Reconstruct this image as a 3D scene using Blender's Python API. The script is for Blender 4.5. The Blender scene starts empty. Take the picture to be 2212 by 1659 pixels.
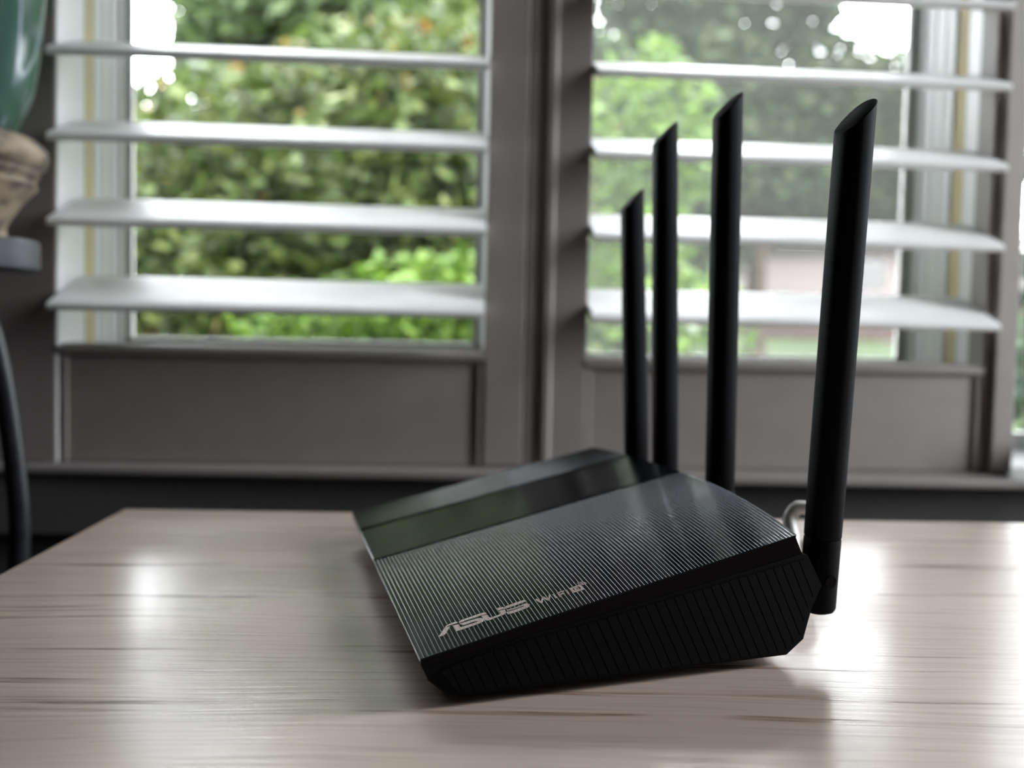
import bpy, bmesh, math, random
from mathutils import Vector, Matrix
from mathutils.geometry import tessellate_polygon
S = bpy.context.scene
COL = S.collection
rnd = random.Random(7)

# ------------------------------------------------------------------ camera
CAM_Z = 0.15643
cam_d = bpy.data.cameras.new('camera')
cam = bpy.data.objects.new('camera', cam_d)
COL.objects.link(cam)
right = Vector((0.999779, 0.00091045, 0.0209984))
down = Vector((0.0210181, -0.0433079, -0.9988407))
fwd = Vector((0.0, 0.9990614, -0.0433174))
m = Matrix.Identity(4)
for i in range(3):
    m[i][0] = right[i]; m[i][1] = -down[i]; m[i][2] = -fwd[i]
m[2][3] = CAM_Z
cam.matrix_world = m
cam_d.sensor_fit = 'HORIZONTAL'; cam_d.sensor_width = 36.0
cam_d.lens = 28.6353; cam_d.shift_y = -0.0341
cam_d.clip_start = 0.01; cam_d.clip_end = 300
cam_d.dof.use_dof = True; cam_d.dof.focus_distance = 0.352; cam_d.dof.aperture_fstop = 4.7
S.camera = cam

# ------------------------------------------------------------------ sky, light, exposure
W = bpy.data.worlds.new('overcast_sky'); S.world = W; W.use_nodes = True
bg = W.node_tree.nodes['Background']
# standard overcast sky: the zenith three times as bright as the horizon, the same all round
_nt = W.node_tree
_tc = _nt.nodes.new('ShaderNodeTexCoord'); _sx = _nt.nodes.new('ShaderNodeSeparateXYZ')
_mx = _nt.nodes.new('ShaderNodeMath'); _mx.operation = 'MAXIMUM'; _mx.inputs[1].default_value = 0.0
_ma = _nt.nodes.new('ShaderNodeMath'); _ma.operation = 'MULTIPLY_ADD'
_ma.inputs[1].default_value = 50.0 * 2 / 3; _ma.inputs[2].default_value = 50.0 / 3
_nt.links.new(_tc.outputs['Generated'], _sx.inputs[0]); _nt.links.new(_sx.outputs['Z'], _mx.inputs[0])
_nt.links.new(_mx.outputs[0], _ma.inputs[0]); _nt.links.new(_ma.outputs[0], bg.inputs[1])
bg.inputs[0].default_value = (0.93, 0.95, 1.0, 1.0)
S.view_settings.view_transform = 'Standard'; S.view_settings.look = 'None'
S.view_settings.exposure = 0.24; S.view_settings.gamma = 1.0
S.view_settings.use_curve_mapping = False
S.cycles.use_denoising = True
S.cycles.max_bounces = 10; S.cycles.diffuse_bounces = 5; S.cycles.glossy_bounces = 5
S.cycles.transparent_max_bounces = 24; S.cycles.transmission_bounces = 8
S.cycles.sample_clamp_indirect = 6.0

# window wall frame: origin and turn of the wall plane
WALL_Y = 0.85; WALL_R = math.radians(3.0)

def portal(loc, rot, sx, sy):
    l = bpy.data.lights.new('window_daylight', 'AREA'); l.shape = 'RECTANGLE'; l.size = sx; l.size_y = sy
    l.cycles.is_portal = True
    o = bpy.data.objects.new('window_daylight', l); COL.objects.link(o)
    o.location = loc; o.rotation_euler = rot
PT = Matrix.Translation((0, WALL_Y, 0)) @ Matrix.Rotation(WALL_R, 4, 'Z')
portal(PT @ Vector((0.03, 0.22, 0.37)), (math.radians(-90), 0, WALL_R), 1.10, .80)
portal(PT @ Vector((0.775, 0.22, 0.37)), (math.radians(-90), 0, WALL_R), 0.46, .80)
portal((1.19, 0.56, 0.70), (math.radians(90), 0, math.radians(90)), 0.38, 1.45)

# ------------------------------------------------------------------ mesh helpers
class MB:
    def __init__(s): s.v = []; s.f = []
    def add(s, vs, fs):
        b = len(s.v); s.v += [tuple(p) for p in vs]; s.f += [tuple(b + i for i in f) for f in fs]; return s
    def box(s, x0, x1, y0, y1, z0, z1):
        return s.add([(x0,y0,z0),(x1,y0,z0),(x1,y1,z0),(x0,y1,z0),(x0,y0,z1),(x1,y0,z1),(x1,y1,z1),(x0,y1,z1)],
                     [(0,3,2,1),(4,5,6,7),(0,1,5,4),(1,2,6,5),(2,3,7,6),(3,0,4,7)])
    def prism(s, pts, axis, a, b):
        """closed polygon pts (2-D) swept along an axis"""
        n = len(pts)
        def P(p, t):
            return {'x': (t, p[0], p[1]), 'y': (p[0], t, p[1]), 'z': (p[0], p[1], t)}[axis]
        tri = [tuple(t) for t in tessellate_polygon([[Vector((p[0], p[1], 0)) for p in pts]])]
        vs = [P(p, a) for p in pts] + [P(p, b) for p in pts]
        fs = [t for t in tri] + [tuple(n + i for i in reversed(t)) for t in tri]
        fs += [(i, (i + 1) % n, n + (i + 1) % n, n + i) for i in range(n)]
        return s.add(vs, fs)
    def lathe(s, prof, n=48, c=(0, 0)):
        vs = []; fs = []
        for r, z in prof:
            for k in range(n):
                a = 2 * math.pi * k / n; vs.append((c[0] + r * math.cos(a), c[1] + r * math.sin(a), z))
        for i in range(len(prof) - 1):
            for k in range(n):
                k2 = (k + 1) % n; fs.append((i*n+k, i*n+k2, (i+1)*n+k2, (i+1)*n+k))
        fs.append(tuple(reversed(range(n)))); fs.append(tuple((len(prof)-1)*n + k for k in range(n)))
        return s.add(vs, fs)
    def tube(s, path, rx, ry=None, n=12, side=None):
        """tube along a path; rx, ry numbers or lists (half sizes along side / along normal)"""
        ry = ry if ry is not None else rx
        P = [Vector(p) for p in path]; vs = []; fs = []
        ref = Vector(side) if side else Vector((0, 0, 1))
        for i, p in enumerate(P):
            t = (P[min(i+1, len(P)-1)] - P[max(i-1, 0)]).normalized()
            a = ref - t * ref.dot(t)
            if a.length < 1e-4: a = Vector((1, 0, 0)) - t * t.x
            a.normalize(); b = t.cross(a)
            r1 = rx[i] if isinstance(rx, (list, tuple)) else rx
            r2 = ry[i] if isinstance(ry, (list, tuple)) else ry
            for k in range(n):
                q = 2 * math.pi * k / n
                vs.append(p + a * (r1 * math.cos(q)) + b * (r2 * math.sin(q)))
        for i in range(len(P) - 1):
            for k in range(n):
                k2 = (k + 1) % n; fs.append((i*n+k, i*n+k2, (i+1)*n+k2, (i+1)*n+k))
        fs.append(tuple(reversed(range(n)))); fs.append(tuple((len(P)-1)*n + k for k in range(n)))
        return s.add(vs, fs)
    def build(s, name, mat, parent=None, smooth=False, bevel=0.0, kind=None):
        me = bpy.data.meshes.new(name); me.from_pydata(s.v, [], s.f)
        bm = bmesh.new(); bm.from_mesh(me)
        bmesh.ops.recalc_face_normals(bm, faces=bm.faces)
        bm.to_mesh(me); bm.free()
        if smooth:
            me.polygons.foreach_set('use_smooth', [True] * len(me.polygons))
            me.set_sharp_from_angle(angle=math.radians(40 if smooth is True else smooth))
        me.materials.append(mat)
        o = bpy.data.objects.new(name, me); COL.objects.link(o)
        if parent: o.parent = parent
        if bevel:
            b = o.modifiers.new('edge', 'BEVEL'); b.width = bevel; b.segments = 2; b.limit_method = 'ANGLE'
            b.angle_limit = math.radians(35); b.harden_normals = False
        if kind: o['kind'] = kind
        return o

def tag(o, label, cat, group=None):
    o['label'] = label; o['category'] = cat
    if group: o['group'] = group
    return o
def thing(name, label, cat, loc=(0, 0, 0), rz=0.0, group=None):
    o = bpy.data.objects.new(name, None); o.empty_display_size = 0.05; COL.objects.link(o)
    o.location = loc; o.rotation_euler = (0, 0, rz)
    return tag(o, label, cat, group)
def setting(name, loc=(0, 0, 0), rz=0.0):
    o = bpy.data.objects.new(name, None); o.empty_display_size = 0.05; COL.objects.link(o)
    o.location = loc; o.rotation_euler = (0, 0, rz); o['kind'] = 'structure'; return o
def in_wall(o):
    o.location = (0, WALL_Y, 0); o.rotation_euler = (0, 0, WALL_R); return o

# ------------------------------------------------------------------ materials
def mat(name, col, rough=0.5, metal=0.0, spec=0.5, coat=0.0, coat_rough=0.1):
    M = bpy.data.materials.new(name); M.use_nodes = True
    b = M.node_tree.nodes['Principled BSDF']
    b.inputs['Base Color'].default_value = (*col, 1); b.inputs['Roughness'].default_value = rough
    b.inputs['Metallic'].default_value = metal; b.inputs['Specular IOR Level'].default_value = spec
    b.inputs['Coat Weight'].default_value = coat; b.inputs['Coat Roughness'].default_value = coat_rough
    return M
def nodes(M):
    nt = M.node_tree
    return nt, nt.nodes['Principled BSDF'], (lambda t: nt.nodes.new(t)), nt.links.new
def noisy(M, c2, scale=(20, 20, 20), detail=4, lo=0.4, hi=0.65, bump=0.0, coord='Object', bdist=0.001, rough2=None):
    """second colour blended in by noise, optional fine relief"""
    nt, b, N, L = nodes(M)
    tc = N('ShaderNodeTexCoord'); mp = N('ShaderNodeMapping'); mp.inputs['Scale'].default_value = scale
    nz = N('ShaderNodeTexNoise'); nz.inputs['Scale'].default_value = 1; nz.inputs['Detail'].default_value = detail
    rp = N('ShaderNodeMapRange'); rp.inputs['From Min'].default_value = lo; rp.inputs['From Max'].default_value = hi
    mx = N('ShaderNodeMix'); mx.data_type = 'RGBA'
    mx.inputs[6].default_value = b.inputs['Base Color'].default_value; mx.inputs[7].default_value = (*c2, 1)
    L(tc.outputs[coord], mp.inputs[0]); L(mp.outputs[0], nz.inputs['Vector']); L(nz.outputs['Fac'], rp.inputs['Value'])
    L(rp.outputs[0], mx.inputs[0]); L(mx.outputs[2], b.inputs['Base Color'])
    if bump:
        bp = N('ShaderNodeBump'); bp.inputs['Strength'].default_value = bump; bp.inputs['Distance'].default_value = bdist
        L(nz.outputs['Fac'], bp.inputs['Height']); L(bp.outputs[0], b.inputs['Normal'])
    return M

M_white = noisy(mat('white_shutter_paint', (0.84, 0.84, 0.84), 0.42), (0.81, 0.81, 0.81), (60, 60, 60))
M_trim = noisy(mat('shaded_white_paint', (0.275, 0.247, 0.235), 0.5), (0.26, 0.234, 0.222), (40, 40, 40))  # white paint, darkened in colour to stand in for dim room light
M_vinyl = mat('white_vinyl', (0.88, 0.885, 0.90), 0.35)
M_vinyl2 = mat('grey_vinyl', (0.82, 0.835, 0.86), 0.4)
M_sash = mat('shade_grey_sash', (0.34, 0.335, 0.33), 0.5)  # sash colour greyed as edge shade, holding down its sky-lit faces
M_yellow = mat('bare_pine', (0.70, 0.58, 0.30), 0.6)
M_wall = noisy(mat('grey_wall_paint', (0.07, 0.068, 0.067), 0.8), (0.063, 0.061, 0.06), (90, 90, 90), bump=0.05)
M_ceil = mat('ceiling_paint', (0.25, 0.245, 0.235), 0.9)
M_floor = noisy(mat('brown_floor', (0.05, 0.036, 0.026), 0.5), (0.08, 0.058, 0.04), (2, 40, 2))
M_black = noisy(mat('matte_black_plastic', (0.004, 0.004, 0.0042), 0.6, spec=0.1), (0.006, 0.006, 0.0062), (900, 900, 900), bump=0.15, bdist=0.0001)
M_ant = noisy(mat('antenna_black_plastic', (0.004, 0.0044, 0.006), 0.65, spec=0.08), (0.005, 0.0056, 0.0075), (900, 900, 900), bump=0.1, bdist=0.0001)
M_gloss = mat('gloss_black_plastic', (0.003, 0.003, 0.0036), 0.12, spec=0.12)
M_rib = mat('ribbed_dark_plastic', (0.004, 0.0046, 0.0066), 0.12, spec=0.24)
M_rib.node_tree.nodes['Principled BSDF'].inputs['Specular Tint'].default_value = (0.72, 0.80, 1.0, 1)
M_strip = noisy(mat('smooth_dark_plastic', (0.005, 0.0056, 0.0072), 0.15, spec=0.26), (0.007, 0.0078, 0.0095), (60, 60, 60), lo=0.45, hi=0.7)
M_strip.node_tree.nodes['Principled BSDF'].inputs['Specular Tint'].default_value = (0.75, 0.83, 1.0, 1)
M_logo = mat('copper_print', (0.50, 0.37, 0.33), 0.45, metal=0.0)
M_rubber = mat('rubber', (0.01, 0.01, 0.01), 0.8)
M_iron = noisy(mat('black_iron', (0.010, 0.010, 0.012), 0.45), (0.018, 0.018, 0.022), (80, 80, 80))
M_irontop = mat('dark_grey_metal', (0.055, 0.058, 0.072), 0.45)
M_cable = mat('white_cable_jacket', (0.75, 0.73, 0.70), 0.35)
M_clear = mat('clear_plug_plastic', (0.6, 0.6, 0.6), 0.2)
M_jar = mat('frosted_glass', (0.80, 0.84, 0.86), 0.5); M_jar.node_tree.nodes['Principled BSDF'].inputs['Transmission Weight'].default_value = 0.75
M_jarlid = mat('pale_lid', (0.85, 0.84, 0.82), 0.35)

# oak table top: long pores and cathedral streaks running along the table's length
M_oak = mat('light_oak', (0.46, 0.365, 0.285), 0.45, spec=0.4, coat=1.0, coat_rough=0.22)
nt, b, N, L = nodes(M_oak)
tc = N('ShaderNodeTexCoord')
def mapped(scale, loc=(0, 0, 0)):
    mp = N('ShaderNodeMapping'); mp.inputs['Scale'].default_value = scale; mp.inputs['Location'].default_value = loc
    L(tc.outputs['Object'], mp.inputs[0]); return mp
# slow waviness of the grain
mw = mapped((3.0, 7.0, 1)); nw = N('ShaderNodeTexNoise'); nw.inputs['Scale'].default_value = 1; nw.inputs['Detail'].default_value = 2
L(mw.outputs[0], nw.inputs['Vector'])
wob = N('ShaderNodeVectorMath'); wob.operation = 'MULTIPLY_ADD'; wob.inputs[1].default_value = (0, 0.030, 0)
L(nw.outputs['Color'], wob.inputs[0]); L(tc.outputs['Object'], wob.inputs[2])
def grain(scale, lo, hi, detail=3, loc=(0, 0, 0)):
    mp = N('ShaderNodeMapping'); mp.inputs['Scale'].default_value = scale; mp.inputs['Location'].default_value = loc
    L(wob.outputs[0], mp.inputs[0])
    nz = N('ShaderNodeTexNoise'); nz.inputs['Scale'].default_value = 1; nz.inputs['Detail'].default_value = detail; nz.inputs['Roughness'].default_value = 0.6
    L(mp.outputs[0], nz.inputs['Vector'])
    r = N('ShaderNodeMapRange'); r.inputs['From Min'].default_value = lo; r.inputs['From Max'].default_value = hi
    L(nz.outputs['Fac'], r.inputs['Value']); return r
g_band = grain((2.2, 110, 1), 0.56, 0.615, 3)          # dark growth-ring bands
g_gate = grain((9, 30, 1), 0.40, 0.60, 2, (3, 7, 0))  # breaks them up
g_pore = grain((11, 480, 1), 0.53, 0.585, 2, (1, 2, 0))  # fine pores
g_fine = grain((6, 330, 1), 0.35, 0.75, 4, (5, 1, 0))
mul = N('ShaderNodeMath'); mul.operation = 'MULTIPLY'; L(g_band.outputs[0], mul.inputs[0]); L(g_gate.outputs[0], mul.inputs[1])
pb = N('ShaderNodeMath'); pb.operation = 'MULTIPLY'; L(g_pore.outputs[0], pb.inputs[0])
am = N('ShaderNodeMath'); am.operation = 'MULTIPLY_ADD'; am.inputs[1].default_value = 1.1; am.inputs[2].default_value = 0.14
L(mul.outputs[0], am.inputs[0]); L(am.outputs[0], pb.inputs[1])
c1 = N('ShaderNodeMix'); c1.data_type = 'RGBA'; c1.inputs[6].default_value = (0.57, 0.45, 0.375, 1); c1.inputs[7].default_value = (0.50, 0.385, 0.315, 1)
L(g_fine.outputs[0], c1.inputs[0])
c2 = N('ShaderNodeMix'); c2.data_type = 'RGBA'; c2.inputs[7].default_value = (0.25, 0.145, 0.088, 1)
s2 = N('ShaderNodeMath'); s2.operation = 'MULTIPLY'; s2.inputs[1].default_value = 0.7; L(mul.outputs[0], s2.inputs[0])
L(s2.outputs[0], c2.inputs[0]); L(c1.outputs[2], c2.inputs[6])
c3 = N('ShaderNodeMix'); c3.data_type = 'RGBA'; c3.inputs[7].default_value = (0.12, 0.062, 0.036, 1)
L(pb.outputs[0], c3.inputs[0]); L(c2.outputs[2], c3.inputs[6]); L(c3.outputs[2], b.inputs['Base Color'])
hs = N('ShaderNodeMath'); hs.operation = 'MULTIPLY_ADD'; hs.inputs[1].default_value = -1.0
hm = N('ShaderNodeMath'); hm.operation = 'MULTIPLY'; hm.inputs[1].default_value = -0.5; L(g_fine.outputs[0], hm.inputs[0])
L(pb.outputs[0], hs.inputs[0]); L(hm.outputs[0], hs.inputs[2])
bp = N('ShaderNodeBump'); bp.inputs['Strength'].default_value = 0.25; bp.inputs['Distance'].default_value = 0.0006
L(hs.outputs[0], bp.inputs['Height']); L(bp.outputs[0], b.inputs['Normal'])
bp2 = N('ShaderNodeBump'); bp2.inputs['Strength'].default_value = 0.22; bp2.inputs['Distance'].default_value = 0.0004
L(hs.outputs[0], bp2.inputs['Height']); L(bp2.outputs[0], b.inputs['Coat Normal']); b.inputs['Coat IOR'].default_value = 1.6

def glass_mat(name, tint=(1, 1, 1), gloss=0.06):
    M = bpy.data.materials.new(name); M.use_nodes = True; nt = M.node_tree
    for n in list(nt.nodes):
        if n.type == 'BSDF_PRINCIPLED': nt.nodes.remove(n)
    out = nt.nodes['Material Output']
    t = nt.nodes.new('ShaderNodeBsdfTransparent'); t.inputs[0].default_value = (*tint, 1)
    g = nt.nodes.new('ShaderNodeBsdfGlossy'); g.inputs['Roughness'].default_value = 0.02
    f = nt.nodes.new('ShaderNodeFresnel'); f.inputs[0].default_value = 1.45
    mx = nt.nodes.new('ShaderNodeMixShader')
    nt.links.new(f.outputs[0], mx.inputs[0]); nt.links.new(t.outputs[0], mx.inputs[1]); nt.links.new(g.outputs[0], mx.inputs[2])
    nt.links.new(mx.outputs[0], out.inputs[0]); return M
M_glass = glass_mat('window_glass', (0.97, 0.985, 0.975))
def screen_mat(name, cover):
    """fine insect mesh: most light passes, the wires scatter the rest"""
    M = bpy.data.materials.new(name); M.use_nodes = True; nt = M.node_tree
    nt.nodes.remove(nt.nodes['Principled BSDF']); out = nt.nodes['Material Output']
    t = nt.nodes.new('ShaderNodeBsdfTransparent')
    d = nt.nodes.new('ShaderNodeBsdfTranslucent'); d.inputs[0].default_value = (0.8, 0.8, 0.78, 1)
    mx = nt.nodes.new('ShaderNodeMixShader')
    tc = nt.nodes.new('ShaderNodeTexCoord'); nz = nt.nodes.new('ShaderNodeTexNoise'); nz.inputs['Scale'].default_value = 7
    r = nt.nodes.new('ShaderNodeMapRange'); r.inputs['To Min'].default_value = cover * 0.8; r.inputs['To Max'].default_value = cover * 1.2
    nt.links.new(tc.outputs['Object'], nz.inputs['Vector']); nt.links.new(nz.outputs['Fac'], r.inputs['Value'])
    nt.links.new(r.outputs[0], mx.inputs[0]); nt.links.new(t.outputs[0], mx.inputs[1]); nt.links.new(d.outputs[0], mx.inputs[2])
    nt.links.new(mx.outputs[0], out.inputs[0]); return M
M_screen = screen_mat('insect_mesh', 0.010)

def leaf_mat(name, stops, rough=0.4):
    M = bpy.data.materials.new(name); M.use_nodes = True
    nt, b, N, L = nodes(M)
    g = N('ShaderNodeNewGeometry'); cr = N('ShaderNodeValToRGB'); cr.color_ramp.interpolation = 'LINEAR'
    els = cr.color_ramp.elements
    while len(els) < len(stops): els.new(0.5)
    for e, (p, c) in zip(els, stops): e.position = p; e.color = (*c, 1)
    L(g.outputs['Random Per Island'], cr.inputs[0]); L(cr.outputs[0], b.inputs['Base Color'])
    b.inputs['Roughness'].default_value = rough; b.inputs['Specular IOR Level'].default_value = 0.07
    t = N('ShaderNodeBsdfTranslucent'); mx = N('ShaderNodeMixShader'); mx.inputs[0].default_value = 0.35
    L(cr.outputs[0], t.inputs[0]); L(b.outputs[0], mx.inputs[1]); L(t.outputs[0], mx.inputs[2])
    L(mx.outputs[0], nt.nodes['Material Output'].inputs[0]); return M
M_leaf_olive = leaf_mat('olive_leaves', [(0, (.006, .010, .0025)), (0.35, (.017, .027, .006)), (0.75, (.031, .045, .010)), (0.965, (.045, .055, .015)), (1.0, (.070, .035, .008))], 0.5)
M_leaf_lime = leaf_mat('lime_leaves', [(0, (.016, .032, .004)), (0.5, (.036, .068, .008)), (1.0, (.060, .095, .016))], 0.5)
M_leaf_dark = leaf_mat('dark_green_leaves', [(0, (.004, .010, .006)), (0.6, (.011, .022, .012)), (1.0, (.021, .036, .017))])
M_leaf_far = leaf_mat('far_leaves', [(0, (.010, .019, .006)), (0.5, (.023, .037, .012)), (1.0, (.037, .052, .020))])
M_bark = noisy(mat('bark', (0.020, 0.015, 0.011), 0.9, spec=0.04), (0.032, 0.024, 0.018), (30, 30, 6), bump=0.3, bdist=0.01)
M_lawn = noisy(mat('lawn_green', (.0080, .0145, .0030), 0.9, spec=0.04), (.0110, .0175, .0045), (1.2, 1.2, 1.2))
M_drive = mat('pale_concrete', (.0341, .0298, .0260), 0.8, spec=0.04)
M_siding = noisy(mat('pale_siding', (.078, .066, .064), 0.7, spec=0.04), (.072, .061, .059), (0.5, 0.5, 9))
M_eave_shadow = mat('eave_shadow_brown', (.0186, .0149, .0143), 0.7, spec=0.04)  # eave shadow put into a dark brown colour
M_roof = noisy(mat('grey_shingle', (0.13, 0.14, 0.13), 0.9), (0.18, 0.18, 0.17), (3, 3, 3))
M_brick = noisy(mat('red_brown_brick', (.0217, .0112, .0093), 0.85, spec=0.04), (.0310, .0248, .0198), (3, 3, 6))

# ------------------------------------------------------------------ room shell
FLOOR_Z = -0.74; CEIL_Z = 1.75; X0, X1, Y0 = -2.1, 1.10, -2.3
MB().box(X0-.1, X1+.1, Y0-.1, 1.05, FLOOR_Z-.05, FLOOR_Z).build('floor', M_floor, kind='structure')
MB().box(X0-.1, X1+.1, Y0-.1, 1.1, CEIL_Z, CEIL_Z+.05).build('ceiling', M_ceil, kind='structure')
MB().box(X0-.1, X0, Y0, 0.80, FLOOR_Z, CEIL_Z).build('wall_left', M_wall, kind='structure')
MB().box(X0-.1, X1+.1, Y0-.1, Y0, FLOOR_Z, CEIL_Z).build('wall_rear', M_wall, kind='structure')
w = MB()   # right wall with a side window close to the corner
WA, WZ = .38, .74
w.box(X1, X1+.1, Y0, WA, FLOOR_Z, CEIL_Z); w.box(X1, X1+.1, WZ, 0.99, FLOOR_Z, CEIL_Z)
w.box(X1, X1+.1, WA, WZ, FLOOR_Z, 0.0); w.box(X1, X1+.1, WA, WZ, 1.4, CEIL_Z)
w.build('wall_right', M_wall, kind='structure')
w4 = setting('window_4')
fr = MB(); fr.box(X1+.02, X1+.07, WA, WZ, 0, .04).box(X1+.02, X1+.07, WA, WZ, 1.36, 1.4)
fr.box(X1+.02, X1+.07, WA, WA+.04, .04, 1.36).box(X1+.02, X1+.07, WZ-.04, WZ, .04, 1.36)
fr.build('window_frame', M_vinyl, w4)
MB().box(X1+.043, X1+.047, WA+.04, WZ-.04, .04, 1.36).build('pane', M_glass, w4)

OPEN_TOP = .76
wb = MB()   # window wall, built in its own turned frame
wb.box(-2.3, -.458, .016, .165, -.012, CEIL_Z)                  # left of the openings
wb.box(-.458, 1.00, .016, .165, OPEN_TOP, CEIL_Z)               # above
wb.box(1.00, 1.15, .016, .165, -.012, CEIL_Z)                   # far right
wb.box(-2.3, 1.15, -.004, .165, FLOOR_Z, -.012)                 # below the sill
wb.box(-.024, .074, .016, .165, -.012, OPEN_TOP)                # behind the mullion
wb.box(.505, .5315, .016, .165, -.012, OPEN_TOP)                 # behind the right post
in_wall(wb.build('wall_back', M_wall, kind='structure'))
# sill board with rounded nose, apron below it, casings and posts
sl = MB(); sl.prism([(-1.5, .10), (-1.5, -.014), (-.50, -.026), (.60, -.056), (1.08, -.0625), (1.08, .10)], 'z', -.0125, -.0025)
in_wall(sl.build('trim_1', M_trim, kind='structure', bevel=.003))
in_wall(MB().box(-1.5, 1.08, -.022, -.002, -.075, -.0127).build('trim_2', M_wall, kind='structure', bevel=.003))
# left casing (outer bead, flat board)
t3 = setting('trim_3'); in_wall(t3)
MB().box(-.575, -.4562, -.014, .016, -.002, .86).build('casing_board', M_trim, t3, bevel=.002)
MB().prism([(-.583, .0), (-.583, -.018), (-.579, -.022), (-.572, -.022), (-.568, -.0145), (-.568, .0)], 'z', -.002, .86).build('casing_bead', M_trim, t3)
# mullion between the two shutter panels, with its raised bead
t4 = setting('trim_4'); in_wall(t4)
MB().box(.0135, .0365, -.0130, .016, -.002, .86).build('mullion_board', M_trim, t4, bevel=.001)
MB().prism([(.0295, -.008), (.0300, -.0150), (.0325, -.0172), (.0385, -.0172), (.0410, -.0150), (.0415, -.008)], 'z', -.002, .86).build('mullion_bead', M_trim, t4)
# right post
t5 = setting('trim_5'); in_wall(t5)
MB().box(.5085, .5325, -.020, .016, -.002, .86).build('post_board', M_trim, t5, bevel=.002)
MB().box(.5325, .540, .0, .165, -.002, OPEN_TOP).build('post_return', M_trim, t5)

# ------------------------------------------------------------------ windows behind the shutters
def window(name, x0, x1, strips_l, strips_r, zr=.1195):
    r = in_wall(setting(name))
    J0, J1 = -.0025, OPEN_TOP
    for sgn, xe, on in ((1, x0, strips_l), (-1, x1, strips_r)):
        if not on: continue
        def st(nm, ya, yb, dx, m, zt=J1):
            a, c = sorted((xe, xe + sgn * dx)); a, c = (a - .012, c) if sgn > 0 else (a, c + .012)
            MB().box(a, c, ya, yb, J0, zt).build(nm, m, r, bevel=.0015)
        st('jamb_return', -.0130 if sgn > 0 and x0 < -.1 else .0165, .046, .0030 if sgn > 0 and x0 < -.1 else .0005, M_vinyl)
        st('jamb_strip', .046, .064, .0034 if sgn > 0 and x0 < -.1 else .0010, M_yellow)
        st('frame_track', .064, .084, .0040, M_vinyl2)
        st('frame_track', .084, .100, .0050, M_vinyl)
        st('frame_track', .100, .122, .0060, M_vinyl2)
        st('frame_track', .122, .136, .0085, M_vinyl)
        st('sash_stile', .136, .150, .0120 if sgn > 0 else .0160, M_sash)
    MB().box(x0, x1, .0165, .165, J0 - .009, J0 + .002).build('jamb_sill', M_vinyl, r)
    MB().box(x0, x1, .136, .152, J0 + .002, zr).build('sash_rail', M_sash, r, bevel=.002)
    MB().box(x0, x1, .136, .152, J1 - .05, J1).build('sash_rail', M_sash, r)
    MB().box(x0, x1, .142, .146, zr, OPEN_TOP - .05).build('pane', M_glass, r)
    return r
w1 = window('window_1', -.458, -.024, True, True)
w2 = window('window_2', .074, .505, True, True, .1105)
MB().box(.0745, .5045, .158, .1585, .06, OPEN_TOP - .05).build('insect_screen', M_screen, w2)
w3 = window('window_3', .540, 1.00, False, True, .020)

# ------------------------------------------------------------------ shutters
TILT = math.radians(-21)
def louver_mesh(x0, x1):
    prof = []
    wd, th = .0445, .0050
    for k in range(28):
        a = 2 * math.pi * (k + .5) / 28; c, s_ = math.cos(a), math.sin(a)
        prof.append((wd * math.copysign(abs(c) ** .45, c), th * math.copysign(abs(s_) ** .45, s_)))
    mb = MB(); n = 28
    vs = [(x0, y, z) for y, z in prof] + [(x1, y, z) for y, z in prof]
    mb.add(vs, [tuple(range(n)), tuple(reversed(range(n, 2 * n)))] + [(i, (i+1) % n, n + (i+1) % n, n + i) for i in range(n)])
    return mb
def shutter(label, xl, xr, stile_l, stile_r, dz):
    r = thing('plantation_shutter', label, 'shutter'); in_wall(r)
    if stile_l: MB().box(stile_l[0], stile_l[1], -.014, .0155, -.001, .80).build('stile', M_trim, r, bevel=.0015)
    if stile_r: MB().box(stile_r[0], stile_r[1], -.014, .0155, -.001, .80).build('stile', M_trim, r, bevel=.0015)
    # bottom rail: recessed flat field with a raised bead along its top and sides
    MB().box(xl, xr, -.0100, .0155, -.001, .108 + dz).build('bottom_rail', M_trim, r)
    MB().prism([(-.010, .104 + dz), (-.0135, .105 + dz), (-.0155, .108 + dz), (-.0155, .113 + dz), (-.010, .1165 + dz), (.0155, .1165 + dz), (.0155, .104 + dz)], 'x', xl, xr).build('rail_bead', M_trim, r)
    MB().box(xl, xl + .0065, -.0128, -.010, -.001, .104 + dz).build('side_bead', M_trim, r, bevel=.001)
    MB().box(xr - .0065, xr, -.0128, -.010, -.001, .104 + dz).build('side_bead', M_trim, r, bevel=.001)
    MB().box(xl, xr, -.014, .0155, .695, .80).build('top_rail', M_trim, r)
    first = None; z = .1690 + dz * .4
    while z < .67:
        if first is None:
            first = louver_mesh(xl + .0012, xr - .0012).build('louver', M_white, r, smooth=True); o = first
        else:
            o = first.copy(); COL.objects.link(o)
        o.location = (0, 0, z); o.rotation_euler = (-TILT, 0, 0)
        z += .0812
    return r
shutter('white louvered shutter panel left of the mullion, showing leafy shrubs', -.4530, -.0290, None, (-.0290, .0118), .001)
shutter('white louvered shutter panel right of the mullion, behind the router antennas', .0765, .5000, (.0375, .0765), (.5000, .5080), -.004)

# frosted jar on the sill beside the right post
jr = thing('glass_jar', 'small frosted jar with pale lid on sill beside right post', 'jar', (.588, .836, -.0024))
MB().lathe([(.030, 0), (.032, .003), (.032, .020), (.029, .024)], 32).build('jar_body', M_jar, jr, smooth=True)
MB().lathe([(.0315, .0235), (.034, .0250), (.034, .034), (.031, .0365)], 32).build('lid', M_jarlid, jr, smooth=True)

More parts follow.
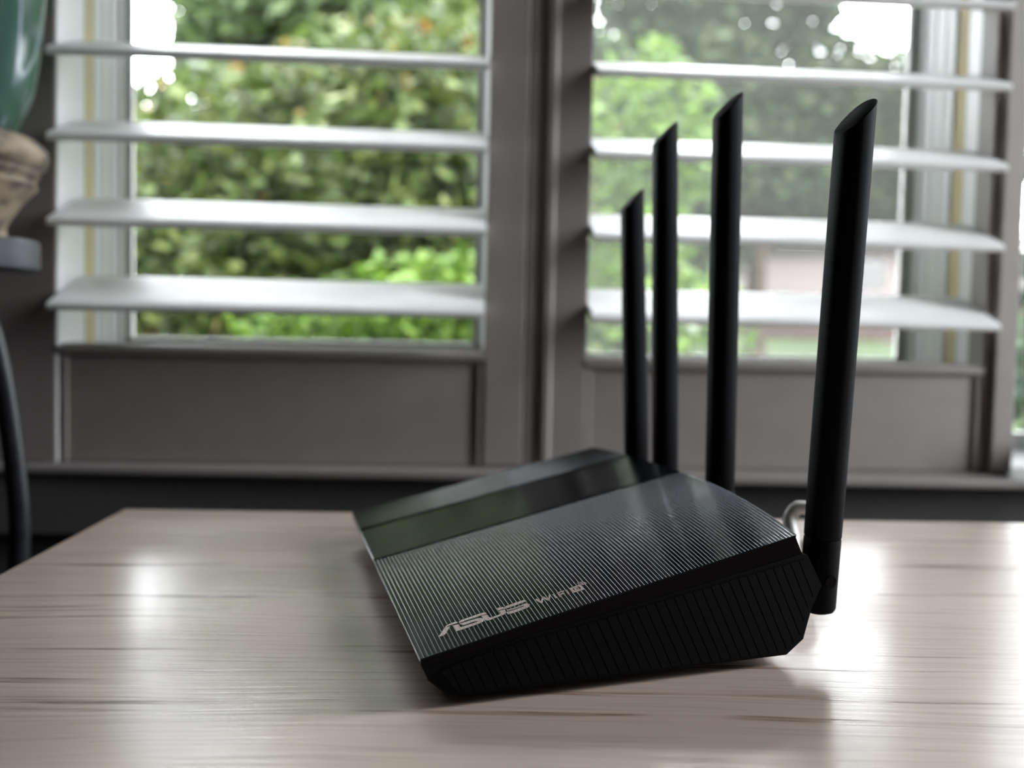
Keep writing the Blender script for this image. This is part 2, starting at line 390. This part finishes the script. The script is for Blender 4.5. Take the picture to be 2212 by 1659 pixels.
# ------------------------------------------------------------------ table
TR = math.radians(1.18)
tb = thing('oak_table', 'pale oak table with open grain, under the black router', 'table', (-.2975, .6237, 0), TR)
TOPW, TOPD = 1.28, 1.15
top = MB().box(0, TOPW, -TOPD, 0, -.030, 0).build('tabletop', M_oak, tb, bevel=.0025)
for (lx, ly) in ((.05, -.05), (TOPW - .05, -.05), (.05, -TOPD + .05), (TOPW - .05, -TOPD + .05)):
    MB().box(lx - .03, lx + .03, ly - .03, ly + .03, FLOOR_Z, -.030).build('leg', M_oak, tb, bevel=.003)
MB().box(.08, TOPW - .08, -.06, -.04, -.11, -.0301).build('apron', M_oak, tb)
MB().box(.08, TOPW - .08, -TOPD + .04, -TOPD + .06, -.11, -.0301).build('apron', M_oak, tb)

# ------------------------------------------------------------------ router
RW, RD, ZF, ZB = .236, .1719, .02056, .05909
SL = (ZB - ZF) / RD
def arc(u): return .01417 * 4 * (u / RW) * (1 - u / RW)
def ztop(y): return ZF + SL * y
rt = thing('wifi_router', 'black ribbed wireless router with four upright antennas, on the oak table', 'router', (-.03339, .31313, 0), -1.26562)
def sweep(prof, back_y, u0, u1, nseg):
    """side profile (y, z) swept along the width; points behind back_y follow the curved rear edge"""
    mb = MB(); n = len(prof); vs = []; fs = []
    for i in range(nseg + 1):
        u = u0 + (u1 - u0) * i / nseg
        for y, z in prof:
            k = max(0.0, min(1.0, (y - back_y) / (RD - back_y)))
            f = k * max(0.0, min(1.0, (z - .036) / (ZB - .036)))
            vs.append((-u, y + arc(u) * f, z))
    for i in range(nseg):
        for k in range(n):
            k2 = (k + 1) % n; fs.append((i*n+k, i*n+k2, (i+1)*n+k2, (i+1)*n+k))
    tri = [tuple(t) for t in tessellate_polygon([[Vector((p[0], p[1], 0)) for p in prof]])]
    fs += tri + [tuple(nseg * n + i for i in reversed(t)) for t in tri]
    return mb.add(vs, fs)
SEAM = [(.0007, .0172), (.0174, .0198), (.0394, .0248), (.0686, .0296), (.1200, .0395), (.1755, .0502)]
CASE = [(.0007, .0172), (.0034, .0118), (.0119, .0043), (.0300, .0040), (.1688, .0043), (.1775, .0107), (.1812, .0237), (.1865, .0349), (.1783, .0493)] + list(reversed(SEAM[1:]))
sweep(CASE, .10, 0, RW, 24).build('lower_case', M_black, rt)
LIDP = [(.0, ZF - .0008), (RD * .5, ztop(RD * .5) - .0008), (RD - .0004, ZB - .0008)] + [(.1752, .0504)] + list(reversed([(y, z + .0002) for y, z in SEAM[:-1]]))
sweep(LIDP, .10, .0002, RW - .0002, 24).build('lid', M_gloss, rt)

def ribbed(u0, u1, nribs, nu, name, H_=.00017, lift=0.0):
    prof = []
    ts = (0, .02, .045, .08, .13, .25, .5, .75, .87, .92, .955, .98)
    for i in range(nribs):
        for t in ts:
            prof.append(((i + t) / nribs, H_ * abs(2 * t - 1) ** 15))
    prof.append((1.0, H_))
    mb = MB(); vs = []; fs = []; n = len(prof)
    for j in range(nu + 1):
        u = u0 + (u1 - u0) * j / nu
        for v_, h in prof:
            y = v_ * (RD + arc(u)); vs.append((-u, y - SL * h, ztop(y) + h + lift))
    for j in range(nu):
        for k in range(n - 1):
            fs.append((j*n+k, j*n+k+1, (j+1)*n+k+1, (j+1)*n+k))
    # skirt down to the lid
    ring = [k for k in range(n)] + [j*n + n-1 for j in range(1, nu+1)] + [nu*n + k for k in reversed(range(n-1))] + [j*n for j in reversed(range(1, nu))]
    base = len(vs)
    for k in ring: x, y, z = vs[k]; vs.append((x, y, z - .0011 - lift))
    R_ = len(ring)
    fs += [(ring[i], ring[(i+1) % R_], base + (i+1) % R_, base + i) for i in range(R_)]
    mb.add(vs, fs)
    return mb.build(name, M_rib, rt, smooth=60)
U2, U1 = .1314, .1931
ribbed(.0003, U2 - .0010, 98, 14, 'ribbed_panel')
ribbed(U1 + .0008, RW - .0003, 98, 6, 'ribbed_panel', .00028, .0011)
# smooth centre strip
st = MB(); vs = []; fs = []; NU, NV = 8, 12
for j in range(NU + 1):
    u = U2 + .0004 + (U1 - U2 - .0008) * j / NU
    for k in range(NV + 1):
        y = -.0004 + (RD + arc(u) + .0004) * k / NV
        vs.append((-u, y, ztop(y) + .0004))
for j in range(NU):
    for k in range(NV):
        a = j * (NV + 1) + k; fs.append((a, a + 1, a + NV + 2, a + NV + 1))
n0 = len(vs); vs += [(x, y, z - .0011) for x, y, z in vs]
fs += [tuple(n0 + i for i in reversed(f)) for f in fs]
ring = list(range(NV + 1)) + [j*(NV+1)+NV for j in range(1, NU+1)] + [NU*(NV+1)+k for k in reversed(range(NV))] + [j*(NV+1) for j in reversed(range(1, NU))]
fs += [(ring[i], ring[(i+1) % len(ring)], n0 + ring[(i+1) % len(ring)], n0 + ring[i]) for i in range(len(ring))]
st.add(vs, fs); st.build('centre_strip', M_strip, rt, bevel=.0004)

# printed lettering and mark on the near ribbed panel, low over the rib valleys
LOGO = [[[15.14,21.92],[16.14,23.08],[18.54,23.52],[20.44,23.57],[20.78,22.84],[20.68,22.0],[17.9,22.16],[15.21,21.33]],[[10.76,14.8],[14.89,21.28],[17.16,20.79],[16.05,19.16],[13.81,15.27],[12.53,14.54]],[[18.38,20.68],[20.66,20.24],[20.73,16.77],[26.21,16.69],[28.47,16.96],[28.67,17.67],[26.63,18.28],[23.45,18.08],[22.23,18.18],[21.67,19.29],[21.15,20.53],[24.02,20.3],[28.21,20.24],[30.17,19.69],[31.04,18.25],[31.04,16.6],[30.38,15.53],[28.87,15.01],[25.89,14.72],[21.27,14.43],[18.33,14.56]],[[21.34,22.54],[22.75,23.56],[25.94,23.64],[30.27,23.91],[32.38,23.82],[33.59,23.53],[33.68,21.58],[30.99,21.89],[28.6,21.68],[25.26,21.84],[21.37,21.43]],[[31.36,20.91],[33.57,20.83],[33.67,17.13],[34.39,16.69],[37.85,16.92],[39.0,17.9],[38.95,20.21],[38.97,20.64],[41.46,20.34],[41.2,17.43],[40.77,16.39],[39.6,15.71],[37.85,15.53],[35.23,15.26],[33.0,14.79],[31.69,15.35],[31.3,16.93]],[[38.93,23.38],[39.49,23.78],[41.51,23.31],[41.62,22.24],[41.33,21.32],[38.91,21.5]],[[42.0,19.31],[44.88,18.85],[48.23,19.15],[50.77,19.58],[51.7,18.48],[51.98,17.06],[51.27,15.64],[50.07,14.96],[47.8,14.62],[44.49,14.34],[41.18,14.64],[41.16,16.62],[41.37,17.29],[44.23,16.83],[47.55,17.12],[49.22,17.24],[49.38,18.04],[47.88,18.11],[44.54,17.81],[42.47,18.05]],[[41.48,21.78],[42.73,23.02],[46.1,23.34],[49.67,23.51],[51.84,23.41],[51.92,21.55],[48.91,21.2],[45.53,20.89],[41.61,20.8]],[[63.44,19.85],[64.32,20.13],[64.34,19.4],[63.41,19.09]],[[63.5,18.74],[64.29,18.95],[64.07,15.43],[63.25,15.11]],[[65.7,20.34],[66.68,20.54],[66.1,15.38],[65.23,15.1]],[[66.6,20.33],[69.06,20.15],[68.96,19.22],[66.44,19.42]],[[66.29,17.85],[68.41,17.99],[68.32,17.11],[66.39,16.95]],[[69.49,19.76],[70.48,20.11],[70.46,19.25],[69.49,18.93]],[[69.52,18.44],[70.27,18.59],[70.03,15.24],[69.16,14.95]],[[76.66,23.52],[78.81,23.25],[79.75,22.01],[80.12,19.6],[79.55,19.65],[79.2,21.01],[78.35,22.47],[76.69,22.62]],[[76.38,21.89],[77.97,21.57],[78.75,20.59],[78.71,19.4],[78.23,19.35],[77.73,20.66],[76.48,21.16]],[[55.52,19.86],[56.49,14.54],[57.29,15.67],[56.32,21.02]],[[56.88,14.62],[59.47,19.94],[59.02,20.83],[56.44,15.49]],[[58.6,19.66],[59.96,14.58],[60.74,15.83],[59.39,20.95]],[[60.36,14.74],[62.75,20.15],[62.24,20.9],[59.85,15.47]],[[75.46,19.92],[73.96,19.61],[73.8,18.88],[75.29,19.2]],[[73.8,19.32],[73.47,16.44],[73.84,16.67],[74.17,19.55]],[[73.49,16.38],[75.02,16.21],[75.23,16.93],[73.7,17.1]],[[75.21,16.52],[75.47,18.49],[75.1,18.27],[74.84,16.3]],[[75.45,18.56],[74.03,18.69],[73.82,17.97],[75.24,17.84]],[[71.86,20.62],[72.66,20.81],[73.71,19.86],[73.04,19.48]],[[72.66,20.81],[74.49,20.81],[74.68,19.98],[73.71,19.86]],[[74.49,20.81],[76.58,20.77],[75.7,19.91],[74.68,19.98]],[[76.58,20.77],[77.29,19.94],[76.13,18.89],[75.7,19.91]],[[77.29,19.94],[77.2,17.99],[76.09,17.83],[76.13,18.89]],[[77.2,17.99],[76.78,15.28],[75.92,16.89],[76.09,17.83]],[[76.78,15.28],[76.11,14.62],[75.01,16.18],[75.92,16.89]],[[76.11,14.62],[74.06,14.66],[73.92,16.22],[75.01,16.18]],[[74.06,14.66],[72.3,14.8],[72.89,16.24],[73.92,16.22]],[[72.3,14.8],[71.63,15.05],[72.67,16.98],[72.89,16.24]],[[71.63,15.05],[71.43,16.48],[72.76,18.16],[72.67,16.98]],[[71.43,16.48],[71.86,20.62],[73.04,19.48],[72.76,18.16]]]
lg = MB(); ca = math.cos(math.atan(SL))
for poly in LOGO:
    pts = []
    for s_, t_ in poly:
        y = s_ * ca / 1000; pts.append((-(t_ - .35) / 1000, y, ztop(y) + .00007))
    tri = [tuple(t) for t in tessellate_polygon([[Vector((p[0], p[1], 0)) for p in pts]])]
    n = len(pts); lg.add(pts + [(x, y, z - .0002) for x, y, z in pts],
        tri + [tuple(n + i for i in reversed(t)) for t in tri] + [(i, (i+1) % n, n + (i+1) % n, n + i) for i in range(n)])
lgo = lg.build('logo', M_logo, rt); lgo['label'] = 'copper coloured printed logo lettering'

# side panel: raised strips separated by slanted grooves, clipped to the case outline
def clip(poly, nx, ny, c):
    out = []
    for i in range(len(poly)):
        p, q = poly[i], poly[(i + 1) % len(poly)]
        dp, dq = nx * p[0] + ny * p[1] - c, nx * q[0] + ny * q[1] - c
        if dp <= 0: out.append(p)
        if (dp < 0 < dq) or (dq < 0 < dp):
            t = dp / (dp - dq); out.append((p[0] + (q[0] - p[0]) * t, p[1] + (q[1] - p[1]) * t))
    return out
inset = [(.0080, .0150), (.0155, .0062), (.0300, .0055), (.1670, .0058), (.1752, .0120), (.1788, .0237), (.1838, .0345), (.1762, .0478), (.1200, .0375), (.0686, .0276), (.0394, .0230), (.0174, .0182)]
gx, gy = math.sin(math.radians(64)), math.cos(math.radians(64))
sp = MB(); c = .005
while c < .195:
    poly = clip(clip(inset, gx, gy, c + .0039), -gx, -gy, -c)
    if len(poly) > 2: sp.prism(poly, 'x', -.0003, .0007)
    c += .0044
sp.build('side_grille', M_black, rt)
for fx, fy in ((-.018, .022), (-.218, .022), (-.018, .150), (-.218, .150)):
    MB().lathe([(.0075, 0), (.008, .001), (.008, .0046)], 24, (fx, fy)).build('rubber_foot', M_rubber, rt, smooth=True)
# rear ports (behind, by the cable)
MB().box(-.135, -.055, .1815, .1890, .010, .026).build('port_block', M_gloss, rt, bevel=.0005)

def antenna(bx, by, bz, tx, ty, tz):
    """stick antenna: oval section, slanted tip, hinge barrel at the foot"""
    A, B = Vector((bx, by, bz)), Vector((tx, ty, tz)); d = (B - A).normalized()
    fx = Vector((1, 0, 0)); fx = (fx - d * fx.dot(d)).normalized(); fy = d.cross(fx)
    if fy.y < 0: fy = -fy
    L_ = (B - A).length; n = 32
    def ring(t, ra, rb, slant=0.0):
        out = []
        for k in range(n):
            q = 2 * math.pi * (k + .5) / n; c_, s_ = math.cos(q), math.sin(q)
            c_ = math.copysign(abs(c_) ** .82, c_); s_ = math.copysign(abs(s_) ** .82, s_)
            out.append(A + d * (t * L_ + slant * rb * s_) + fx * (ra * c_) + fy * (rb * s_))
        return out
    def loft(rings):
        mb = MB(); vs = [p for r in rings for p in r]; fs = []
        for i in range(len(rings) - 1):
            for k in range(n):
                k2 = (k + 1) % n; fs.append((i*n+k, i*n+k2, (i+1)*n+k2, (i+1)*n+k))
        fs += [tuple(reversed(range(n))), tuple((len(rings)-1)*n + k for k in range(n))]
        return mb.add(vs, fs)
    h0 = .036 / L_
    body = loft([ring(h0 + .0015, .0072, .0078), ring(h0 + .004, .0076, .0082), ring(.3, .0078, .0083), ring(.75, .0078, .0082),
                 ring(.985, .0078, .0082, 1.0), ring(.9875, .0073, .0077, 1.03)])
    a = body.build('antenna', M_ant, rt, smooth=True)
    hinge = loft([ring(.0, .0050, .0050), ring(.003, .0068, .0072), ring(.010, .0075, .0081), ring(h0 - .003, .0076, .0082), ring(h0 + .0005, .0074, .0080)])
    hinge.build('hinge', M_ant, a, smooth=True)
    sc = MB(); c0 = A + d * .017
    pa, pb_ = c0 + fx * .0072, c0 + fx * .0082
    sc.tube([pa, pb_], .0030, n=18, side=(0, 1, 0)); sc.build('pivot_screw', M_gloss, a)
    arm = MB(); arm.tube([c0 - fy * .004, c0 - fy * .016], .0065, .0055, n=16, side=(1, 0, 0)); arm.build('swivel_arm', M_ant, a)
antenna(-.0128, .1945, .0180, .0016, .1940, .2515)
antenna(-.1046, .1975, .0200, -.1100, .1975, .2830)
antenna(-.1703, .1975, .0200, -.1860, .1975, .2825)
antenna(-.2050, .1945, .0180, -.2275, .1945, .2430)

# white cable looping out of the rear ports, ending in its plug
cb = thing('network_cable', 'white cable looping up behind the router, beside its nearest antenna', 'cable')
def bez(pts, n=14):
    out = []
    P = [Vector(p) for p in pts]
    for i in range(len(P) - 1):
        p0 = P[max(i-1, 0)]; p1 = P[i]; p2 = P[i+1]; p3 = P[min(i+2, len(P)-1)]
        for k in range(n):
            t = k / n
            out.append(0.5 * ((2*p1) + (p2-p0)*t + (2*p0-5*p1+4*p2-p3)*t*t + (3*p1-p0-3*p2+p3)*t**3))
    out.append(P[-1]); return out
CP = [(.147, .4335, .018), (.154, .440, .0165), (.162, .456, .020), (.1655, .470, .030), (.1668, .478, .0385), (.1725, .4800, .0448), (.1805, .478, .0425), (.1835, .482, .030), (.178, .494, .014), (.163, .500, .0050), (.146, .494, .0036), (.135, .478, .0036), (.139, .462, .0036)]
MB().tube(bez(CP), .0040, n=14).build('cable_jacket', M_cable, cb, smooth=True)
MB().box(-.010, .010, -.006, .006, -.004, .004).build('plug', M_clear, cb, bevel=.0008)
pl = cb.children[-1]; pl.location = (.1465, .4330, .018); pl.rotation_euler = (0, 0, .31)

# ------------------------------------------------------------------ plant stand with green vase, left
SX, SY = -.5030, .693
ps = thing('plant_stand', 'black iron plant stand with bowed legs, under the green vase', 'stand', (SX, SY, FLOOR_Z))
MB().lathe([(.081, .1855), (.0875, .1865), (.0880, .190), (.0880, .2085), (.0865, .2112), (.076, .2115)], 64).build('stand_top', M_irontop, ps, smooth=True)
lp = [(.045, .186), (.056, .150), (.064, .125), (.072, .090), (.0785, .050), (.0835, .010), (.0865, -.025), (.0860, -.060), (.083, -.085), (.064, -.150), (.046, -.260), (.036, -.370), (.044, -.480), (.056, -.590), (.070, -.680), (.078, -.7335)]
for ang in (-4, 116, 236):
    a = math.radians(ang); ca_, sa_ = math.cos(a), math.sin(a)
    path = bez([(r_ * ca_, r_ * sa_, z_) for r_, z_ in lp], 5)
    MB().tube(path, .0065, .0090, n=12, side=(-sa_, ca_, 0)).build('leg', M_iron, ps, smooth=True)
MB().lathe([(.050, -.30), (.052, -.302), (.052, -.310), (.050, -.312)], 32).build('ring', M_iron, ps, smooth=True)
for c_ in ps.children: c_.location = (0, 0, -FLOOR_Z)

M_glaze = mat('green_glaze', (0.035, 0.125, 0.085), 0.22, spec=0.4)
nt, b, N, L = nodes(M_glaze)
tc = N('ShaderNodeTexCoord'); mp = N('ShaderNodeMapping'); mp.inputs['Scale'].default_value = (13, 13, 5); mp.inputs['Rotation'].default_value = (.35, .5, 0)
nz = N('ShaderNodeTexNoise'); nz.inputs['Scale'].default_value = 1; nz.inputs['Detail'].default_value = 2; nz.inputs['Distortion'].default_value = 1.2
cr = N('ShaderNodeValToRGB')
for e, (p_, c_) in zip([cr.color_ramp.elements[0], cr.color_ramp.elements[1]] + [cr.color_ramp.elements.new(.5) for _ in range(3)], []): pass
els = cr.color_ramp.elements
for i_, (p_, c_) in enumerate([(.0, (.018, .05, .04)), (.46, (.032, .085, .066)), (.54, (.045, .11, .088)), (.59, (.40, .45, .52)), (.62, (.038, .095, .075))]):
    els[i_].position = p_; els[i_].color = (*c_, 1)
L(tc.outputs['Object'], mp.inputs[0]); L(mp.outputs[0], nz.inputs['Vector']); L(nz.outputs['Fac'], cr.inputs[0]); L(cr.outputs[0], b.inputs['Base Color'])
M_carved = noisy(mat('carved_beige', (0.33, 0.25, 0.18), 0.6), (0.10, 0.08, 0.065), (40, 40, 60), lo=.42, hi=.62, bump=.4, bdist=.002)
vs_ = thing('vase', 'green glazed vase with white streaks on a carved beige foot', 'vase', (SX, SY, .2117))
MB().lathe([(.058, 0), (.0630, .002), (.0620, .012), (.0665, .020), (.0740, .032), (.0830, .043), (.0870, .047), (.0840, .052), (.0885, .057), (.0870, .061), (.0935, .066), (.0955, .072), (.0940, .079), (.0860, .087), (.0740, .0905), (.066, .0915)], 64).build('carved_foot', M_carved, vs_, smooth=True)
MB().lathe([(.060, .0850), (.0690, .0900), (.0760, .108), (.0835, .128), (.0885, .160), (.0925, .205), (.0960, .250), (.0975, .300), (.0950, .345), (.0840, .390), (.0620, .425), (.0480, .450), (.0560, .478), (.0520, .480), (.044, .452), (.04, .43)], 64).build('vase_body', M_glaze, vs_, smooth=True)

# ------------------------------------------------------------------ outdoors
def lawn_z(y): return -.85 + max(0, y - 1.5) * .016
g = MB(); g.add([(-40, 1.12, -.85), (40, 1.12, -.85), (-40, 1.5, -.85), (40, 1.5, -.85), (-40, 60, lawn_z(60)), (40, 60, lawn_z(60))], [(0, 1, 3, 2), (2, 3, 5, 4)])
g.build('ground', M_lawn, kind='structure')
d_ = MB(); d_.add([(9.2, 15.5, lawn_z(15.5)+.02), (14, 15.5, lawn_z(15.5)+.02), (11.2, 25, lawn_z(25)+.02), (14, 25, lawn_z(25)+.02)], [(0, 1, 3, 2)])
d_.build('path', M_drive, kind='structure')
gs = MB(); gs.box(X1 + .12, 40, -30, 1.12, -.9, -.85); gs.build('ground', M_lawn, kind='structure')

def foliage(blobs, n, size, mt, name, parent, seed, flat=.0):
    """leaf blades scattered through ellipsoid crowns, one joined mesh"""
    R_ = random.Random(seed); V = []; F = []
    tot = sum(b_[3] * b_[4] * b_[5] for b_ in blobs) ** 1.0
    for (cx, cy, cz, rx, ry, rz) in blobs:
        k = max(20, int(n * rx * ry * rz / tot))
        for _ in range(k):
            while True:
                p = Vector((R_.uniform(-1, 1), R_.uniform(-1, 1), R_.uniform(-1, 1)))
                if .25 < p.length <= 1: break
            p = Vector((cx + p.x * rx, cy + p.y * ry, cz + p.z * rz))
            a = Vector((R_.gauss(0, 1), R_.gauss(0, 1), R_.gauss(0, .7))).normalized()
            up = Vector((R_.gauss(0, .6), R_.gauss(-.3, .6), R_.gauss(.7, .5)))
            b2 = a.cross(up)
            if b2.length < 1e-3: continue
            b2.normalize(); s = size * R_.uniform(.6, 1.3); b2 *= s * .30; a *= s * .5
            nn = a.cross(b2).normalized() * s * .06
            i0 = len(V)
            V += [tuple(p - a), tuple(p + b2 + nn), tuple(p + a), tuple(p - b2 + nn)]
            F += [(i0, i0+1, i0+2), (i0, i0+2, i0+3)]
    me = bpy.data.meshes.new(name); me.from_pydata(V, [], F); me.materials.append(mt)
    o = bpy.data.objects.new(name, me); COL.objects.link(o); o.parent = parent; o['kind'] = 'stuff'; return o
def plant(name, label, cat, base, blobs, n, size, mt, trunk, seed, group=None):
    t = thing(name, label, cat, base, 0, group)
    tr = MB(); bx, by, bz = base
    rel = [(b_[0]-bx, b_[1]-by, b_[2]-bz, b_[3], b_[4], b_[5]) for b_ in blobs]
    hub = Vector((0, 0, trunk[1]))
    tr.tube([(0, 0, 0), (0, 0, trunk[1] * .5), hub], [trunk[0], trunk[0]*.85, trunk[0]*.7], n=10)
    for q in rel:
        c_ = Vector(q[:3]); mid = hub.lerp(c_, .5) + Vector((0, 0, .05))
        tr.tube([hub, mid, c_], [trunk[0]*.55, trunk[0]*.35, trunk[0]*.15], n=7, side=(1, .2, 0))
    tr.build('trunk', M_bark, t, smooth=True)
    foliage(rel, n, size, mt, 'foliage', t, seed); return t
plant('shrub', 'dense olive green shrub filling the view outside the left shutter', 'shrub', (-1.05, 3.3, -.85),
      [(-.95, 3.3, .30, .62, .5, .55), (-.45, 3.2, .55, .50, .45, .55), (-1.15, 3.4, .85, .35, .4, .35), (-.35, 3.4, .95, .42, .5, .50), (-.75, 3.5, .95, .38, .4, .42),  (-1.45, 3.6, .25, .5, .5, .6), (-1.62, 3.4, .45, .28, .4, .55), (-.18, 3.3, .1, .3, .4, .5), (-1.0, 3.2, -.3, .7, .4, .4)],
      12000, .085, M_leaf_olive, (.05, .7), 3)
plant('shrub', 'low bright lime shrub outside the left shutter, in front of olive shrub', 'shrub', (-.42, 2.45, -.85),
      [(-.30, 2.45, .17, .30, .22, .16), (-.62, 2.5, .10, .26, .2, .15), (-.12, 2.5, .22, .16, .2, .14), (-.4, 2.45, -.2, .45, .25, .25)],
      2200, .06, M_leaf_lime, (.025, .45), 5)
plant('shrub', 'loose light green shrub outside the right shutter, beside the mullion', 'shrub', (.78, 3.6, -.85),
      [(.52, 3.6, .35, .26, .3, .4), (.60, 3.7, .95, .32, .3, .45), (.72, 3.6, .05, .34, .3, .35), (.62, 3.6, -.35, .35, .3, .3)],
      2300, .085, M_leaf_lime, (.03, .6), 8)
plant('tree', 'tall pale green tree rising behind the mullion', 'tree', (-.6, 9.5, -.72),
      [(-3.0, 9.5, 3.2, .9, 1.0, .85), (-2.0, 9.5, 3.2, .9, 1.0, .85), (-1.1, 9.5, 3.2, .9, 1.0, .85), (-.2, 9.5, 3.2, .9, 1.0, .85), (.2, 9.8, 2.2, 1.6, 1.2, 1.5), (1.4, 9.8, 2.0, 1.2, 1.0, 1.3), (-.2, 9.5, .8, 2.0, 1.0, 1.0),
       (-2.1, 9.5, 5.0, 1.0, 1.2, .95), (-1.0, 9.5, 4.95, 1.1, 1.2, .95), (.1, 9.6, 4.95, 1.1, 1.2, .95), (1.2, 9.6, 5.1, 1.0, 1.2, .95), (-.6, 9.6, 6.4, 2.4, 1.2, 1.3)],  # upper crown row added above view to darken the router's sky reflection
      34000, .26, M_leaf_far, (.16, 2.0), 12)
plant('tree', 'loose mid green tree with sky showing through, right of the mullion', 'tree', (3.9, 13.0, -.66),
      [(2.7, 13, 3.6, 1.4, 1.1, 1.7), (4.6, 13.4, 3.3, 1.7, 1.2, 1.6), (6.1, 13.2, 3.0, 1.3, 1.1, 1.5), (2.1, 13, 5.2, 1.0, 1.0, 1.2), (3.6, 13, 5.3, .9, 1.0, .9), (4.7, 13.2, 5.2, .5, .8, .6), (2.5, 13, 1.6, 1.0, 1.0, 1.2), (4.4, 13.2, 2.35, 1.4, 1.0, .7)],
      19000, .27, M_leaf_far, (.16, 2.0), 15)
plant('tree', 'dark green tree above the pale house, right of antennas', 'tree', (8.2, 21.0, -.54),
      [(7.0, 21, 3.45, 2.0, 1.5, 1.2), (9.4, 21.4, 3.45, 2.0, 1.5, 1.2), (6.0, 21.5, 3.5, 1.3, 1.2, 1.2)],
      6000, .36, M_leaf_dark, (.2, 2.6), 18)
plant('tree', 'broad dark tree far behind the olive shrub', 'tree', (-5.2, 12.5, -.67),
      [(-4.6, 12.5, 2.2, 1.6, 1.2, 1.7), (-3.2, 12.2, 3.6, 1.4, 1.2, 1.4), (-6.4, 12.6, 2.0, 1.6, 1.2, 1.6), (-4.6, 12.5, .5, 2.2, 1.0, 1.0), (-5.2, 12.5, 6.5, 2.2, 1.2, 2.0), (-3.9, 12.4, 4.9, 1.2, 1.0, 1.2)],  # topmost crown added, mostly above view, to dim sky reflected in the table
      9500, .27, M_leaf_dark, (.18, 2.0), 21)
plant('shrub', 'rounded green shrub outside the window right of the post', 'shrub', (2.35, 3.4, -.85),
      [(2.30, 3.4, .15, .50, .4, .50), (2.75, 3.5, -.1, .5, .4, .5)],
      2400, .08, M_leaf_dark, (.03, .5), 25)

plant('tree', 'wide dense hedge-like tree close behind the olive shrub', 'tree', (-1.6, 6.2, -.78),
      [(-2.3, 6.2, .9, 1.0, .7, 1.1), (-1.0, 6.4, 1.0, 1.0, .7, 1.1), (.1, 6.5, 1.1, .8, .7, 1.2), (-1.6, 6.2, 0, 1.6, .7, .8), (-.4, 6.4, 1.75, .9, .7, .75), (-1.3, 6.5, 1.75, .7, .6, .7), (.2, 6.4, 0, .8, .6, .7)],
      13000, .13, M_leaf_olive, (.10, 1.2), 31)
plant('tree', 'hazy tall tree left of the dark tree, above the house roof', 'tree', (5.0, 17.0, -.60),
      [(3.4, 17, 2.2, 1.8, 1.2, 1.6), (5.4, 17.2, 3.6, 1.8, 1.2, 1.7), (7.6, 17.4, 3.8, 1.6, 1.2, 1.5), (4.0, 17, 4.6, 1.5, 1.2, 1.4), (6.4, 17.2, 3.1, 1.5, 1.1, 1.1)],
      15000, .30, M_leaf_far, (.2, 2.0), 33)

plant('tree', 'added leafy tree, mostly out of view, past the right end of the right shutter', 'tree', (6.4, 11.0, -.70),
      [(5.3, 11.0, 5.6, 1.1, 1.0, 1.2), (4.4, 11.2, 6.6, 1.0, 1.0, 1.0), (6.3, 11, 4.6, 1.0, 1.0, 1.2), (7.0, 11, 3.2, .8, .9, 1.2)],
      5000, .24, M_leaf_far, (.13, 3.0), 41)  # tree added, mostly out of view, to cut sky glare on the table
# house across the lawn
hs_ = thing('house', 'pale sided house with painted eave shadow across the lawn, behind the antennas', 'house', (9.6, 26.0, lawn_z(26)))
hz = -lawn_z(26)
MB().box(-2.6, 7, 0, 5, hz + .95, hz + 2.55).build('siding', M_siding, hs_)
MB().box(-2.6, 7, -.02, .0, hz + .72, hz + .95).build('eave_shadow_strip', M_eave_shadow, hs_)  # dark strip standing in for the shadow line below the siding
MB().box(-2.6, 7, 0, 5, 0, hz + .95).build('brick_base', M_brick, hs_)
rf = MB(); rf.prism([(-.5, hz + 2.5), (5.5, hz + 2.5), (2.5, hz + 3.5)], 'x', -3.0, 7.4); rf.build('roof', M_roof, hs_)
MB().box(1.0, 2.2, -.03, 0, hz + 1.2, hz + 2.1).build('window', M_glass, hs_)
